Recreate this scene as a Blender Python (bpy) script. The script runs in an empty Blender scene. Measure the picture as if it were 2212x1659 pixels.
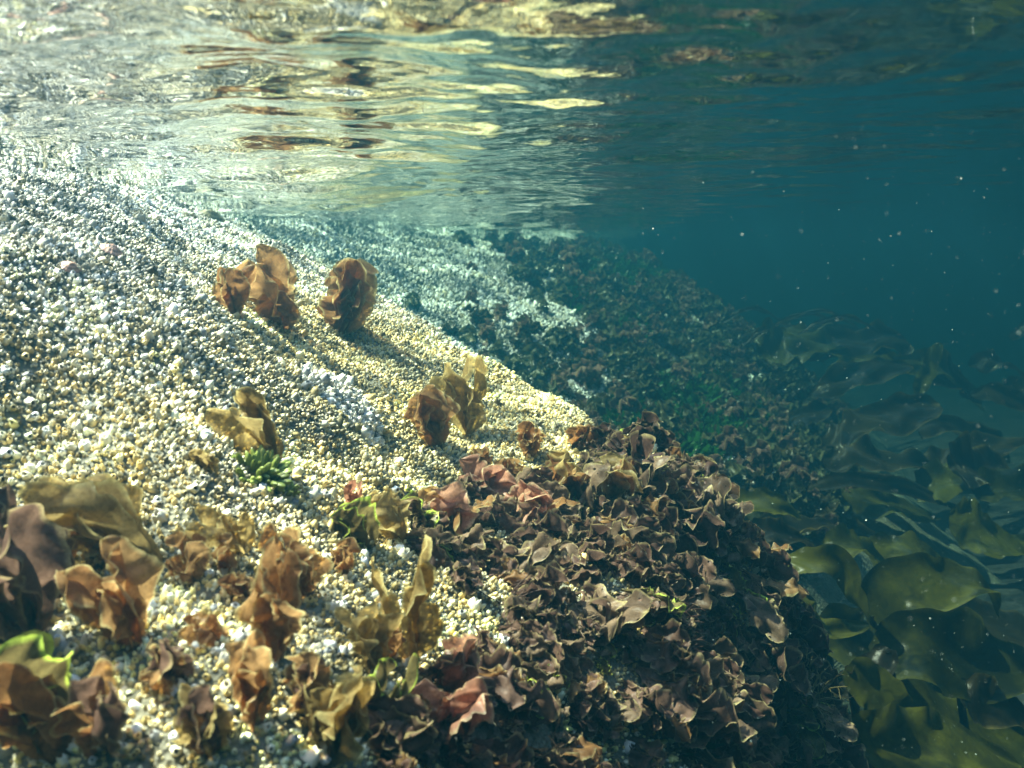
import bpy, math, random
import numpy as np
from mathutils import Vector, Matrix, Quaternion

# ---------------------------------------------------------------- camera, light, exposure
SC = bpy.context.scene
COL = SC.collection
HFOV = math.radians(58.0)
PITCH = math.radians(8.2)
TH = math.tan(HFOV / 2)
WATER = 0.115                                   # height of the sea surface over the lens (metres)

cam_d = bpy.data.cameras.new("camera")
cam_d.sensor_width = 36.0
cam_d.lens = 18.0 / TH
cam_d.clip_start = 0.01
cam_d.clip_end = 200.0
cam_d.dof.use_dof = True
cam_d.dof.focus_distance = 1.25
cam_d.dof.aperture_fstop = 10.0
cam = bpy.data.objects.new("camera", cam_d)
cam.rotation_euler = (math.radians(90) - PITCH, 0, 0)
COL.objects.link(cam)
SC.camera = cam

TO_SUN = Vector((-0.50, 0.08, 0.86)).normalized()
SUN_EL = math.asin(TO_SUN.z)
w = bpy.data.worlds.new("World")
SC.world = w
w.use_nodes = True
nt = w.node_tree
nt.nodes.clear()
sky = nt.nodes.new("ShaderNodeTexSky")
sky.sky_type = 'NISHITA'
sky.sun_disc = False
sky.sun_elevation = SUN_EL
sky.sun_rotation = math.atan2(TO_SUN.x, TO_SUN.y)
bg = nt.nodes.new("ShaderNodeBackground")
bg.inputs[1].default_value = 0.15
wo = nt.nodes.new("ShaderNodeOutputWorld")
nt.links.new(sky.outputs[0], bg.inputs[0])
nt.links.new(bg.outputs[0], wo.inputs[0])

sun_d = bpy.data.lights.new("sun", 'SUN')
sun_d.energy = 5.0
sun_d.angle = math.radians(0.5)
sun_d.color = (1.0, 0.93, 0.79)
sun = bpy.data.objects.new("sun", sun_d)
sun.rotation_euler = TO_SUN.to_track_quat('Z', 'Y').to_euler()
sun.location = TO_SUN * 5
COL.objects.link(sun)

SC.view_settings.view_transform = 'Standard'
SC.view_settings.look = 'None'
SC.view_settings.exposure = 3.35
SC.view_settings.gamma = 1.0
SC.view_settings.use_curve_mapping = False
cy = SC.cycles
cy.max_bounces = 8
cy.diffuse_bounces = 2
cy.glossy_bounces = 3
cy.transmission_bounces = 3
cy.volume_bounces = 1
cy.transparent_max_bounces = 24
cy.caustics_reflective = False
cy.caustics_refractive = False
cy.sample_clamp_indirect = 3.0
cy.use_denoising = True

RNG = np.random.default_rng(7)
random.seed(7)

# ---------------------------------------------------------------- helpers
def tag(o, label=None, cat=None, group=None, kind=None):
    if label: o["label"] = label
    if cat: o["category"] = cat
    if group: o["group"] = group
    if kind: o["kind"] = kind
    return o

def link(o, parent=None):
    COL.objects.link(o)
    if parent is not None: o.parent = parent
    return o

def empty(name, loc=(0, 0, 0)):
    o = bpy.data.objects.new(name, None)
    o.empty_display_size = 0.02
    o.location = loc
    return link(o)

def ray(px, py):
    """direction of a viewing ray, photo measured at 2212 x 1659, depth along the lens axis = 1"""
    u = (px - 1106) / 1106 * TH
    v = (829.5 - py) / 1106 * TH
    return np.array([u, math.cos(PITCH) + v * math.sin(PITCH), -math.sin(PITCH) + v * math.cos(PITCH)])

def P(px, py, t):
    return ray(px, py) * t

def wsize(pix, t):
    return pix / 2212 * 2 * TH * t

def hash2(ix, iy, seed):
    h = (ix.astype(np.int64) * 374761393 + iy.astype(np.int64) * 668265263 + seed * 1442695041) & 0x7fffffff
    h = ((h ^ (h >> 13)) * 1274126177) & 0x7fffffff
    return ((h ^ (h >> 16)) & 0xffff) / 65535.0

def vnoise(x, y, seed=0):
    x = np.asarray(x, float); y = np.asarray(y, float)
    ix = np.floor(x); iy = np.floor(y)
    fx = x - ix; fy = y - iy
    fx = fx * fx * fx * (fx * (fx * 6 - 15) + 10); fy = fy * fy * fy * (fy * (fy * 6 - 15) + 10)
    a = hash2(ix, iy, seed); b = hash2(ix + 1, iy, seed)
    c = hash2(ix, iy + 1, seed); d = hash2(ix + 1, iy + 1, seed)
    return (a + (b - a) * fx) * (1 - fy) + (c + (d - c) * fx) * fy * 1.0 - 0.5

def fbm(x, y, seed=0, oct=4, gain=0.5):
    s = 0; a = 1.0
    for k in range(oct):
        s = s + a * vnoise(x * 2 ** k + 13.7 * k, y * 2 ** k + 7.1 * k, seed + k)
        a *= gain
    return s

class TPS:
    def __init__(self, pts, smooth=1e-4):
        p = np.array(pts, float); self.c = p[:, :2]; n = len(p)
        K = self.phi(np.linalg.norm(self.c[:, None] - self.c[None], axis=2)) + smooth * np.eye(n)
        Q = np.hstack([np.ones((n, 1)), self.c])
        A = np.zeros((n + 3, n + 3)); A[:n, :n] = K; A[:n, n:] = Q; A[n:, :n] = Q.T
        s = np.linalg.solve(A, np.concatenate([p[:, 2], [0, 0, 0]]))
        self.w = s[:n]; self.a = s[n:]
    @staticmethod
    def phi(r):
        return np.where(r > 1e-9, r * r * np.log(np.maximum(r, 1e-9)), 0)
    def __call__(self, x, y):
        x = np.asarray(x, float); y = np.asarray(y, float)
        z = self.a[0] + self.a[1] * x + self.a[2] * y
        for (cx, cy_), w_ in zip(self.c, self.w):
            z = z + w_ * self.phi(np.hypot(x - cx, y - cy_))
        return z

def mesh_np(name, verts, faces4=None, faces_any=None, smooth=True, mat=None):
    """mesh from numpy arrays: quads (n,4) or a list of arrays of equal-length polygons"""
    me = bpy.data.meshes.new(name)
    groups = []
    if faces4 is not None: groups.append(np.asarray(faces4))
    if faces_any: groups += [np.asarray(f) for f in faces_any]
    loops = np.concatenate([g.ravel() for g in groups]).astype(np.int32)
    tot = np.concatenate([np.full(len(g), g.shape[1], np.int32) for g in groups])
    start = np.concatenate([[0], np.cumsum(tot)[:-1]]).astype(np.int32)
    me.vertices.add(len(verts)); me.vertices.foreach_set("co", np.asarray(verts, np.float32).ravel())
    me.loops.add(len(loops)); me.loops.foreach_set("vertex_index", loops)
    me.polygons.add(len(tot)); me.polygons.foreach_set("loop_start", start)
    try: me.polygons.foreach_set("loop_total", tot)
    except Exception: pass
    me.polygons.foreach_set("use_smooth", np.full(len(tot), smooth))
    me.update(calc_edges=True)
    if mat is not None: me.materials.append(mat)
    return me

def grid_faces(nu, nv, off=0):
    i = np.arange(nu - 1)[:, None] * nv + np.arange(nv - 1)[None, :]
    i = i.ravel() + off
    return np.stack([i, i + nv, i + nv + 1, i + 1], 1)

def fattr(me, name, vals):
    a = me.attributes.new(name, 'FLOAT', 'POINT')
    a.data.foreach_set("value", np.asarray(vals, np.float32))

def cattr(me, name, vals):
    a = me.attributes.new(name, 'FLOAT_COLOR', 'POINT')
    v = np.ones((len(vals), 4), np.float32); v[:, :3] = vals
    a.data.foreach_set("color", v.ravel())

# ---------------------------------------------------------------- materials
def new_mat(name):
    m = bpy.data.materials.new(name); m.use_nodes = True
    m.node_tree.nodes.clear()
    return m, m.node_tree.nodes, m.node_tree.links

def node(ns, t, **kw):
    n = ns.new(t)
    for k, v in kw.items(): setattr(n, k, v)
    return n

def ramp(ns, stops):
    r = ns.new("ShaderNodeValToRGB")
    el = r.color_ramp.elements
    while len(el) < len(stops): el.new(0.5)
    for e, (p, c) in zip(el, stops):
        e.position = p; e.color = (*c, 1) if len(c) == 3 else c
    return r

def math_n(ns, ls, op, a, b=None):
    n = ns.new("ShaderNodeMath"); n.operation = op
    for i, v in enumerate((a, b)):
        if v is None: continue
        if isinstance(v, (int, float)): n.inputs[i].default_value = v
        else: ls.new(v, n.inputs[i])
    return n.outputs[0]

def mat_water():
    m, ns, ls = new_mat("sea surface")
    out = node(ns, "ShaderNodeOutputMaterial")
    geo = node(ns, "ShaderNodeNewGeometry")
    tc = node(ns, "ShaderNodeTexCoord")
    # tiny capillary ripples over the modelled waves
    bt = node(ns, "ShaderNodeTexNoise"); bt.inputs["Scale"].default_value = 75; bt.inputs["Detail"].default_value = 2
    mp = node(ns, "ShaderNodeMapping"); mp.inputs["Scale"].default_value = (0.7, 1.1, 1)
    ls.new(tc.outputs["Object"], mp.inputs[0]); ls.new(mp.outputs[0], bt.inputs["Vector"])
    bp = node(ns, "ShaderNodeBump"); bp.inputs["Strength"].default_value = 0.10; bp.inputs["Distance"].default_value = 0.004
    ls.new(bt.outputs[0], bp.inputs["Height"])
    fr = node(ns, "ShaderNodeFresnel"); fr.inputs["IOR"].default_value = 1.333
    ls.new(bp.outputs[0], fr.inputs["Normal"])
    # caustic light net painted into the transparency: ridged noise for how much sun passes
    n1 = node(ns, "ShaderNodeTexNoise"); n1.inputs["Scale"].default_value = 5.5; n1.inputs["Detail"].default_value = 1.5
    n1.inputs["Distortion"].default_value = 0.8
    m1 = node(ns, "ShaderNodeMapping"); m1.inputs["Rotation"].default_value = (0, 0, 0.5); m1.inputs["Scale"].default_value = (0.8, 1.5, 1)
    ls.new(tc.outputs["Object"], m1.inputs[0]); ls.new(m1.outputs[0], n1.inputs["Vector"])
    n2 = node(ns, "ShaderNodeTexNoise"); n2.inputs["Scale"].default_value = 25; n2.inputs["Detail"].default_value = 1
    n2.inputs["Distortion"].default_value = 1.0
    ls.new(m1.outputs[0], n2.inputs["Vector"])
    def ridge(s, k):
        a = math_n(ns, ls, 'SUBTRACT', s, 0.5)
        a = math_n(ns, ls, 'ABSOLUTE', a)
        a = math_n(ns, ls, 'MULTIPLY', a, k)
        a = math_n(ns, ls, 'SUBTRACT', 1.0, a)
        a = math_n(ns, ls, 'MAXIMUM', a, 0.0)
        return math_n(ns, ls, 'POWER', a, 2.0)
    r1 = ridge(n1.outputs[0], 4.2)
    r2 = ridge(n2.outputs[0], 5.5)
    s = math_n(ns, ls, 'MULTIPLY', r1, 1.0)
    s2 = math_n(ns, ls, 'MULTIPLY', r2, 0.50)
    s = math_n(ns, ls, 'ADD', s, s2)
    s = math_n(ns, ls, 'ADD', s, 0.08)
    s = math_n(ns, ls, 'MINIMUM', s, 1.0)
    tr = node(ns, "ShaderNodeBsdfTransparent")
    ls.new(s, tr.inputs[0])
    gl = node(ns, "ShaderNodeBsdfGlossy"); gl.inputs["Roughness"].default_value = 0.0
    gl.inputs[0].default_value = (0.97, 0.98, 0.97, 1)
    ls.new(bp.outputs[0], gl.inputs["Normal"])
    mx = node(ns, "ShaderNodeMixShader")
    ls.new(fr.outputs[0], mx.inputs[0]); ls.new(tr.outputs[0], mx.inputs[1]); ls.new(gl.outputs[0], mx.inputs[2])
    ls.new(mx.outputs[0], out.inputs["Surface"])
    return m

def mat_haze():
    m, ns, ls = new_mat("sea water haze")
    out = node(ns, "ShaderNodeOutputMaterial")
    v = node(ns, "ShaderNodeVolumePrincipled")
    v.inputs["Color"].default_value = (0.003, 0.0205, 0.0315, 1)
    v.inputs["Absorption Color"].default_value = (0.43, 0.55, 0.50, 1)
    v.inputs["Density"].default_value = 1.30
    v.inputs["Anisotropy"].default_value = 0.6
    ls.new(v.outputs[0], out.inputs["Volume"])
    return m

def mat_rock(name, dark, light, scale=1.0):
    m, ns, ls = new_mat(name)
    out = node(ns, "ShaderNodeOutputMaterial")
    tc = node(ns, "ShaderNodeTexCoord")
    n1 = node(ns, "ShaderNodeTexNoise"); n1.inputs["Scale"].default_value = 14 * scale; n1.inputs["Detail"].default_value = 8
    n1.inputs["Roughness"].default_value = 0.7
    ls.new(tc.outputs["Object"], n1.inputs["Vector"])
    vo = node(ns, "ShaderNodeTexVoronoi"); vo.inputs["Scale"].default_value = 210 * scale
    ls.new(tc.outputs["Object"], vo.inputs["Vector"])
    r = ramp(ns, [(0.33, dark), (0.55, tuple((a + b) / 2 for a, b in zip(dark, light))), (0.75, light)])
    ls.new(n1.outputs[0], r.inputs[0])
    ad = math_n(ns, ls, 'ADD', n1.outputs[0], vo.outputs["Distance"])
    bp = node(ns, "ShaderNodeBump"); bp.inputs["Strength"].default_value = 0.8; bp.inputs["Distance"].default_value = 0.004
    ls.new(ad, bp.inputs["Height"])
    b = node(ns, "ShaderNodeBsdfPrincipled"); b.inputs["Roughness"].default_value = 0.8
    ls.new(r.outputs[0], b.inputs["Base Color"]); ls.new(bp.outputs[0], b.inputs["Normal"])
    ls.new(b.outputs[0], out.inputs["Surface"])
    return m

def mat_shell():
    m, ns, ls = new_mat("barnacle shell")
    out = node(ns, "ShaderNodeOutputMaterial")
    at = node(ns, "ShaderNodeAttribute", attribute_name="tint")
    tc = node(ns, "ShaderNodeTexCoord")
    n = node(ns, "ShaderNodeTexNoise"); n.inputs["Scale"].default_value = 420; n.inputs["Detail"].default_value = 3
    ls.new(tc.outputs["Object"], n.inputs["Vector"])
    r = ramp(ns, [(0.3, (0.72, 0.70, 0.62)), (0.65, (1, 1, 1))])
    ls.new(n.outputs[0], r.inputs[0])
    mx = node(ns, "ShaderNodeMix", data_type='RGBA', blend_type='MULTIPLY'); mx.inputs[0].default_value = 1
    ls.new(at.outputs["Color"], mx.inputs[6]); ls.new(r.outputs[0], mx.inputs[7])
    b = node(ns, "ShaderNodeBsdfPrincipled"); b.inputs["Roughness"].default_value = 0.45
    b.inputs["Specular IOR Level"].default_value = 0.35
    ls.new(mx.outputs[2], b.inputs["Base Color"])
    ls.new(b.outputs[0], out.inputs["Surface"])
    return m

def mat_weed(name, base, mid, edge, spots=0.0, trans=0.42, clear=0.12, gloss=0.08, mottle=24.0):
    """thin wet seaweed: light soaks through it; the rim of a blade is paler than its middle"""
    m, ns, ls = new_mat(name)
    out = node(ns, "ShaderNodeOutputMaterial")
    ed = node(ns, "ShaderNodeAttribute", attribute_name="rim")
    tc = node(ns, "ShaderNodeTexCoord")
    oi = node(ns, "ShaderNodeObjectInfo")
    add = node(ns, "ShaderNodeVectorMath", operation='ADD')
    ls.new(tc.outputs["Object"], add.inputs[0]); ls.new(oi.outputs["Random"], add.inputs[1])
    n = node(ns, "ShaderNodeTexNoise"); n.inputs["Scale"].default_value = mottle; n.inputs["Detail"].default_value = 6
    n.inputs["Roughness"].default_value = 0.62
    ls.new(add.outputs[0], n.inputs["Vector"])
    f = math_n(ns, ls, 'MULTIPLY', oi.outputs["Random"], 0.5)
    f = math_n(ns, ls, 'ADD', f, n.outputs[0])
    f = math_n(ns, ls, 'SUBTRACT', f, 0.25)
    r = ramp(ns, [(0.22, base), (0.72, mid)])
    ls.new(f, r.inputs[0])
    e = math_n(ns, ls, 'ADD', ed.outputs["Fac"], math_n(ns, ls, 'MULTIPLY', math_n(ns, ls, 'SUBTRACT', n.outputs[0], 0.5), 0.7))
    er = ramp(ns, [(0.74, (0, 0, 0)), (1.0, (1, 1, 1))])
    ls.new(e, er.inputs[0])
    mx = node(ns, "ShaderNodeMix", data_type='RGBA')
    ls.new(er.outputs[0], mx.inputs[0]); ls.new(r.outputs[0], mx.inputs[6]); mx.inputs[7].default_value = (*edge, 1)
    col = mx.outputs[2]
    if spots:
        v = node(ns, "ShaderNodeTexVoronoi"); v.inputs["Scale"].default_value = 130
        ls.new(add.outputs[0], v.inputs["Vector"])
        sr = ramp(ns, [(spots * 0.6, (0.12, 0.10, 0.10)), (spots, (1, 1, 1))])
        ls.new(v.outputs["Distance"], sr.inputs[0])
        m2 = node(ns, "ShaderNodeMix", data_type='RGBA', blend_type='MULTIPLY'); m2.inputs[0].default_value = 1
        ls.new(col, m2.inputs[6]); ls.new(sr.outputs[0], m2.inputs[7]); col = m2.outputs[2]
    n2 = node(ns, "ShaderNodeTexNoise"); n2.inputs["Scale"].default_value = mottle * 6.5; n2.inputs["Detail"].default_value = 4
    n2.inputs["Distortion"].default_value = 1.6; n2.inputs["Roughness"].default_value = 0.65
    ls.new(add.outputs[0], n2.inputs["Vector"])
    vr = ramp(ns, [(0.36, (0.70, 0.67, 0.64)), (0.50, (0.96, 0.96, 0.95)), (0.66, (1.18, 1.18, 1.15))])
    ls.new(n2.outputs[0], vr.inputs[0])
    m5 = node(ns, "ShaderNodeMix", data_type='RGBA', blend_type='MULTIPLY'); m5.inputs[0].default_value = 1
    ls.new(col, m5.inputs[6]); ls.new(vr.outputs[0], m5.inputs[7]); col = m5.outputs[2]
    bp = node(ns, "ShaderNodeBump"); bp.inputs["Strength"].default_value = 0.5; bp.inputs["Distance"].default_value = 0.003
    ls.new(math_n(ns, ls, 'ADD', n.outputs[0], math_n(ns, ls, 'MULTIPLY', n2.outputs[0], 0.3)), bp.inputs["Height"])
    d = node(ns, "ShaderNodeBsdfDiffuse"); t = node(ns, "ShaderNodeBsdfTranslucent")
    g = node(ns, "ShaderNodeBsdfGlossy"); g.inputs["Roughness"].default_value = 0.28
    tp = node(ns, "ShaderNodeBsdfTransparent")
    for s_ in (d, t, g): ls.new(bp.outputs[0], s_.inputs["Normal"])
    for s_ in (d, t, tp): ls.new(col, s_.inputs[0])
    br = node(ns, "ShaderNodeBrightContrast")   # light that has passed through is more saturated
    m1 = node(ns, "ShaderNodeMixShader"); m1.inputs[0].default_value = trans
    ls.new(d.outputs[0], m1.inputs[1]); ls.new(t.outputs[0], m1.inputs[2])
    ns.remove(br)
    fr = node(ns, "ShaderNodeFresnel"); fr.inputs["IOR"].default_value = 1.12
    fg = math_n(ns, ls, 'ADD', fr.outputs[0], gloss * 0.3)
    fg = math_n(ns, ls, 'MINIMUM', fg, 0.07)
    m3 = node(ns, "ShaderNodeMixShader")
    ls.new(fg, m3.inputs[0]); ls.new(m1.outputs[0], m3.inputs[1]); ls.new(g.outputs[0], m3.inputs[2])
    m4 = node(ns, "ShaderNodeMixShader"); m4.inputs[0].default_value = clear
    ls.new(m3.outputs[0], m4.inputs[1]); ls.new(tp.outputs[0], m4.inputs[2])
    ls.new(m4.outputs[0], out.inputs["Surface"])
    return m

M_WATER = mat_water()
M_ROCK = mat_rock("dark wet rock", (0.035, 0.033, 0.022), (0.17, 0.155, 0.10))
M_FAR = mat_rock("far wet rock", (0.03, 0.035, 0.02), (0.13, 0.13, 0.085), 0.7)
M_BED = mat_rock("seabed mud", (0.003, 0.004, 0.002), (0.009, 0.010, 0.005), 0.25)
M_SHELL = mat_shell()
M_ORANGE = mat_weed("orange brown seaweed", (0.27, 0.125, 0.045), (0.45, 0.275, 0.12), (0.58, 0.49, 0.24), spots=0.05, trans=0.60, clear=0.36, gloss=0.02)
M_TAN = mat_weed("tan olive seaweed", (0.27, 0.185, 0.065), (0.48, 0.36, 0.15), (0.60, 0.52, 0.24), spots=0.05, trans=0.60, clear=0.40, gloss=0.02)
M_PURPLE = mat_weed("purple brown seaweed", (0.070, 0.038, 0.028), (0.165, 0.100, 0.072), (0.32, 0.25, 0.13), trans=0.45, clear=0.12, gloss=0.0)
M_GREY = mat_weed("greyish brown seaweed", (0.095, 0.062, 0.040), (0.21, 0.145, 0.095), (0.33, 0.27, 0.13), spots=0.14, trans=0.45, clear=0.08, gloss=0.0)
M_FARWEED = mat_weed("mossy brown seaweed", (0.030, 0.034, 0.016), (0.085, 0.085, 0.040), (0.12, 0.12, 0.05), trans=0.4, clear=0.0, gloss=0.0)
M_PINK = mat_weed("pinkish seaweed", (0.34, 0.145, 0.09), (0.54, 0.30, 0.20), (0.50, 0.38, 0.23), trans=0.5, clear=0.16, gloss=0.02)
M_LIME = mat_weed("yellow rimmed seaweed", (0.10, 0.075, 0.03), (0.20, 0.16, 0.06), (0.50, 0.64, 0.10), trans=0.45, clear=0.08, gloss=0.01)
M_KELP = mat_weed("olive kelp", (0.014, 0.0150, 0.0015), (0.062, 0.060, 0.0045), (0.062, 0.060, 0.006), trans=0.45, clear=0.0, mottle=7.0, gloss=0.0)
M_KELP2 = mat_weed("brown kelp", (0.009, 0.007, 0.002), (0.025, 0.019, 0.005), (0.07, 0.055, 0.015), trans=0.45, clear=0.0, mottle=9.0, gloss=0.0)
M_GREEN = mat_weed("green seaweed", (0.14, 0.17, 0.03), (0.28, 0.34, 0.08), (0.40, 0.46, 0.14), trans=0.35, clear=0.0, gloss=0.03)
M_TURF = mat_weed("dark green turf", (0.006, 0.034, 0.007), (0.015, 0.066, 0.013), (0.015, 0.066, 0.013), trans=0.4, clear=0.0, gloss=0.0)

# ---------------------------------------------------------------- the setting: rocks, seabed, water, haze
near_pts = []
for px, py in ((0, 340), (110, 368), (200, 395), (350, 430)):
    r = ray(px, py); near_pts.append(r * (WATER / r[2]))
for px, py, t in ((480, 472, 3.0),
                  (0, 600, .80), (200, 500, 1.02), (0, 1000, .70), (0, 1300, .62), (0, 1659, .55),
                  (250, 560, .90), (400, 700, .90), (400, 1000, .76), (400, 1300, .60), (400, 1659, .52),
                  (640, 568, 2.2), (800, 642, 1.95), (700, 800, 1.22), (700, 1100, .84), (700, 1659, .56),
                  (1010, 762, 1.75), (1000, 900, 1.38), (1000, 1200, .92), (1000, 1659, .66),
                  (1230, 905, 1.58), (1230, 1200, 1.10), (1300, 1659, .80),
                  (1370, 1010, 1.48), (1430, 1085, 1.43), (1470, 1350, 1.10), (1530, 1659, .90),
                  (1655, 1295, 1.25), (1565, 1600, 1.0)):
    near_pts.append(P(px, py, t))
for px, py, t, dx, dy, dz in ((480, 472, 3.0, .12, .35, -.12), (640, 568, 2.2, .17, .30, -.16), (800, 642, 1.95, .18, .30, -.20),
                              (1010, 762, 1.75, .2, .28, -.26), (1230, 905, 1.58, .22, .26, -.30),
                              (1370, 1010, 1.48, .20, .24, -.36), (1430, 1085, 1.43, .18, .22, -.40), (1655, 1295, 1.25, .10, .14, -.42), (1565, 1600, 1.0, .05, .06, -.40)):
    near_pts.append(P(px, py, t) + np.array([dx, dy, dz]))
for p in ((-1.05, 1.2, .25), (-1.2, 1.9, .27), (-1.5, 3.0, .26), (-1.1, .6, .08), (-.8, .15, -.2), (-.3, .22, -.50), (0, .35, -.70), (.25, .5, -1.0),
          (.45, .85, -1.1), (.65, 1.25, -1.15), (.75, 1.7, -1.1), (.6, 2.1, -.95), (.1, 2.6, -.6), (-.4, 3.2, -.2), (-1.5, 3.9, .2), (-1.9, 1.5, .3), (-1.8, .3, .1)):
    near_pts.append(np.array(p))
F_NEAR = TPS(near_pts, 2e-4)

KNOB = P(735, 868, 1.12)
def z_near(x, y):
    z = F_NEAR(x, y)
    z = np.minimum(z, 0.30 + 0.02 * np.tanh((z - .3) * 5))
    z = z + 0.024 * fbm(x * 3.2, y * 3.2, 3, 3) + 0.024 * fbm(x * 11, y * 11, 8, 4)
    z = z + 0.030 * np.exp(-(((x - KNOB[0]) / .042) ** 2 + ((y - KNOB[1]) / .05) ** 2) ** 1.5)
    return z

far_pts = [P(560, 470, 3.3), P(640, 500, 3.3), P(640, 560, 3.1)]
for px, py in ((700, 482), (900, 495), (1150, 509), (1330, 517)):
    r = ray(px, py); far_pts.append(r * (WATER / r[2]))
for px, py, t in ((800, 620, 3.3), (900, 700, 3.2), (1000, 600, 3.8), (1100, 820, 3.0), (1250, 700, 3.7), (1250, 900, 2.75), (1350, 620, 4.6),
                  (1430, 720, 4.4), (1450, 620, 5.6), (1400, 900, 3.1), (1550, 760, 4.6), (1580, 960, 3.0), (1700, 900, 4.2), (1650, 1080, 2.6)):
    far_pts.append(P(px, py, t))
for p in ((-1.2, 3.5, .4), (-.9, 5, .45), (-.2, 7, .45), (.7, 9.5, .4), (-2.2, 4, .5), (-2, 8, .5), (2.2, 9, -1.1), (2.2, 6, -1.15), (1.9, 4, -1.15), (1.5, 2.6, -1.2), (.9, 2.2, -1.2), (2.5, 12, -1.0)):
    far_pts.append(np.array(p))
F_FAR = TPS(far_pts, 5e-4)
def z_far(x, y):
    z = F_FAR(x, y)
    z = np.minimum(z, 0.34 + 0.02 * np.tanh((z - .34) * 4))
    return z + 0.07 * fbm(x * 1.7, y * 1.7, 21, 3) + 0.035 * fbm(x * 6, y * 6, 25, 3)

class Sampled:
    """a rock face read from a fine height grid, so that everything that sits on it agrees with its mesh"""
    def __init__(self, f, x0, x1, nx, y0, y1, ny):
        self.xs = np.linspace(x0, x1, nx); self.ys = np.linspace(y0, y1, ny)
        X, Y = np.meshgrid(self.xs, self.ys, indexing='ij'); self.Z = f(X, Y)
    def __call__(self, x, y):
        a = np.clip((np.asarray(x, float) - self.xs[0]) / (self.xs[1] - self.xs[0]), 0, len(self.xs) - 1.001)
        b = np.clip((np.asarray(y, float) - self.ys[0]) / (self.ys[1] - self.ys[0]), 0, len(self.ys) - 1.001)
        i = a.astype(int); j = b.astype(int); u = a - i; v = b - j; Z = self.Z
        return (Z[i, j] * (1 - u) + Z[i + 1, j] * u) * (1 - v) + (Z[i, j + 1] * (1 - u) + Z[i + 1, j + 1] * u) * v
z_near = Sampled(z_near, -2.0, 1.1, 500, -.1, 4.0, 660)
z_far = Sampled(z_far, -2.4, 2.6, 500, 2.2, 12, 760)

def z_bed(x, y):
    return -1.12 + 0.16 * fbm(x * .7, y * .7, 41, 4) - 0.03 * np.clip(np.hypot(x, y) - 6, 0, 30)

def normal_of(f, x, y, e=0.006):
    dx = (f(x + e, y) - f(x - e, y)) / (2 * e); dy = (f(x, y + e) - f(x, y - e)) / (2 * e)
    n = np.stack([-dx, -dy, np.ones_like(dx)], -1)
    return n / np.linalg.norm(n, axis=-1, keepdims=True)

def hit(f, px, py, t0=0.3, t1=9.0, n=900):
    """where the sight line meets a rock face"""
    t = np.geomspace(t0, t1, n); r = ray(px, py)
    d = r[2] * t - f(r[0] * t, r[1] * t)
    k = np.where(d <= 0)[0]
    if len(k) == 0:
        k0 = int(np.argmin(d)); return r * t[k0], t[k0]
    k0 = max(k[0], 1)
    a, b = d[k0 - 1], d[k0]
    tt = t[k0 - 1] + (t[k0] - t[k0 - 1]) * (a / (a - b + 1e-12))
    return r * tt, tt

def terrain(name, f, xs, ys, mat, cut=None):
    X, Y = np.meshgrid(xs, ys, indexing='ij')
    Z = f(X, Y)
    if cut is not None: Z = np.maximum(Z, cut)
    me = mesh_np(name, np.stack([X, Y, Z], -1).reshape(-1, 3), grid_faces(len(xs), len(ys))[:, ::-1].copy()[:, [3, 2, 1, 0]], mat=mat)
    o = bpy.data.objects.new(name, me)
    return link(o)

rock = terrain("boulder", z_near, z_near.xs, z_near.ys, M_ROCK, -1.35)
tag(rock, "large rounded boulder crusted with pale barnacles, its right flank shaggy with seaweed", "rock")
farrock = terrain("rock_wall", z_far, z_far.xs, z_far.ys, M_FAR, -1.4)
tag(farrock, "hazy rock wall standing behind the boulder, partly barnacled and partly weedy", "rock")
bx = np.sinh(np.linspace(-4.2, 4.2, 260)) * 0.9
bed = terrain("seabed", z_bed, bx, bx + 3, M_BED)
tag(bed, kind="structure")

# sea surface: one sheet of real waves, fine near the lens
def wave_set():
    rg = np.random.default_rng(11); W_ = []
    for i in range(70):
        lam = math.exp(rg.uniform(math.log(0.018), math.log(1.1)))
        th = math.radians(78) + rg.normal(0, 0.8)
        slope = (0.019 + 0.009 * (.03 < lam < .2)) * (lam / 0.12) ** (0.12 if lam < .12 else -0.25)
        W_.append((2 * math.pi / lam * math.cos(th), 2 * math.pi / lam * math.sin(th), rg.uniform(0, 6.28), slope * lam / (2 * math.pi), lam))
    return W_
WAVES = wave_set()
def z_water(X, Y):
    Z = np.full_like(X, WATER)
    calm = 0.42 + 1.0 / (1 + np.exp((X - 0.12 * Y + 0.02) * 6.0))     # choppier against the rock on the left
    R = np.hypot(X, Y)
    wx = X + 0.05 * fbm(X * 3, Y * 3, 61, 2); wy = Y + 0.05 * fbm(X * 3, Y * 3, 67, 2)
    for kx, ky, ph, a, lam in WAVES:
        fade = 1 / (1 + np.exp((R * 0.012 - lam * 0.6) * 60))           # drop waves finer than the sheet can carry
        Z = Z + a * calm * fade * np.sin(kx * wx + ky * wy + ph)
    return Z
def sinh_axis(lo, hi, n, s):
    a = np.arcsinh(lo / s); b = np.arcsinh(hi / s)
    return np.sinh(np.linspace(a, b, n)) * s
wxs = sinh_axis(-19, 19, 1000, 0.28)
wys = np.concatenate([-sinh_axis(0.05, 17, 60, 0.2)[::-1] , sinh_axis(0.0, 20, 940, 0.35)])
XX, YY = np.meshgrid(wxs, wys, indexing='ij')
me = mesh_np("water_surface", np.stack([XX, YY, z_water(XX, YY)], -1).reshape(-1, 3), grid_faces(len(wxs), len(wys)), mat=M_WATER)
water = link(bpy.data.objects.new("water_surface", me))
tag(water, kind="structure")

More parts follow.
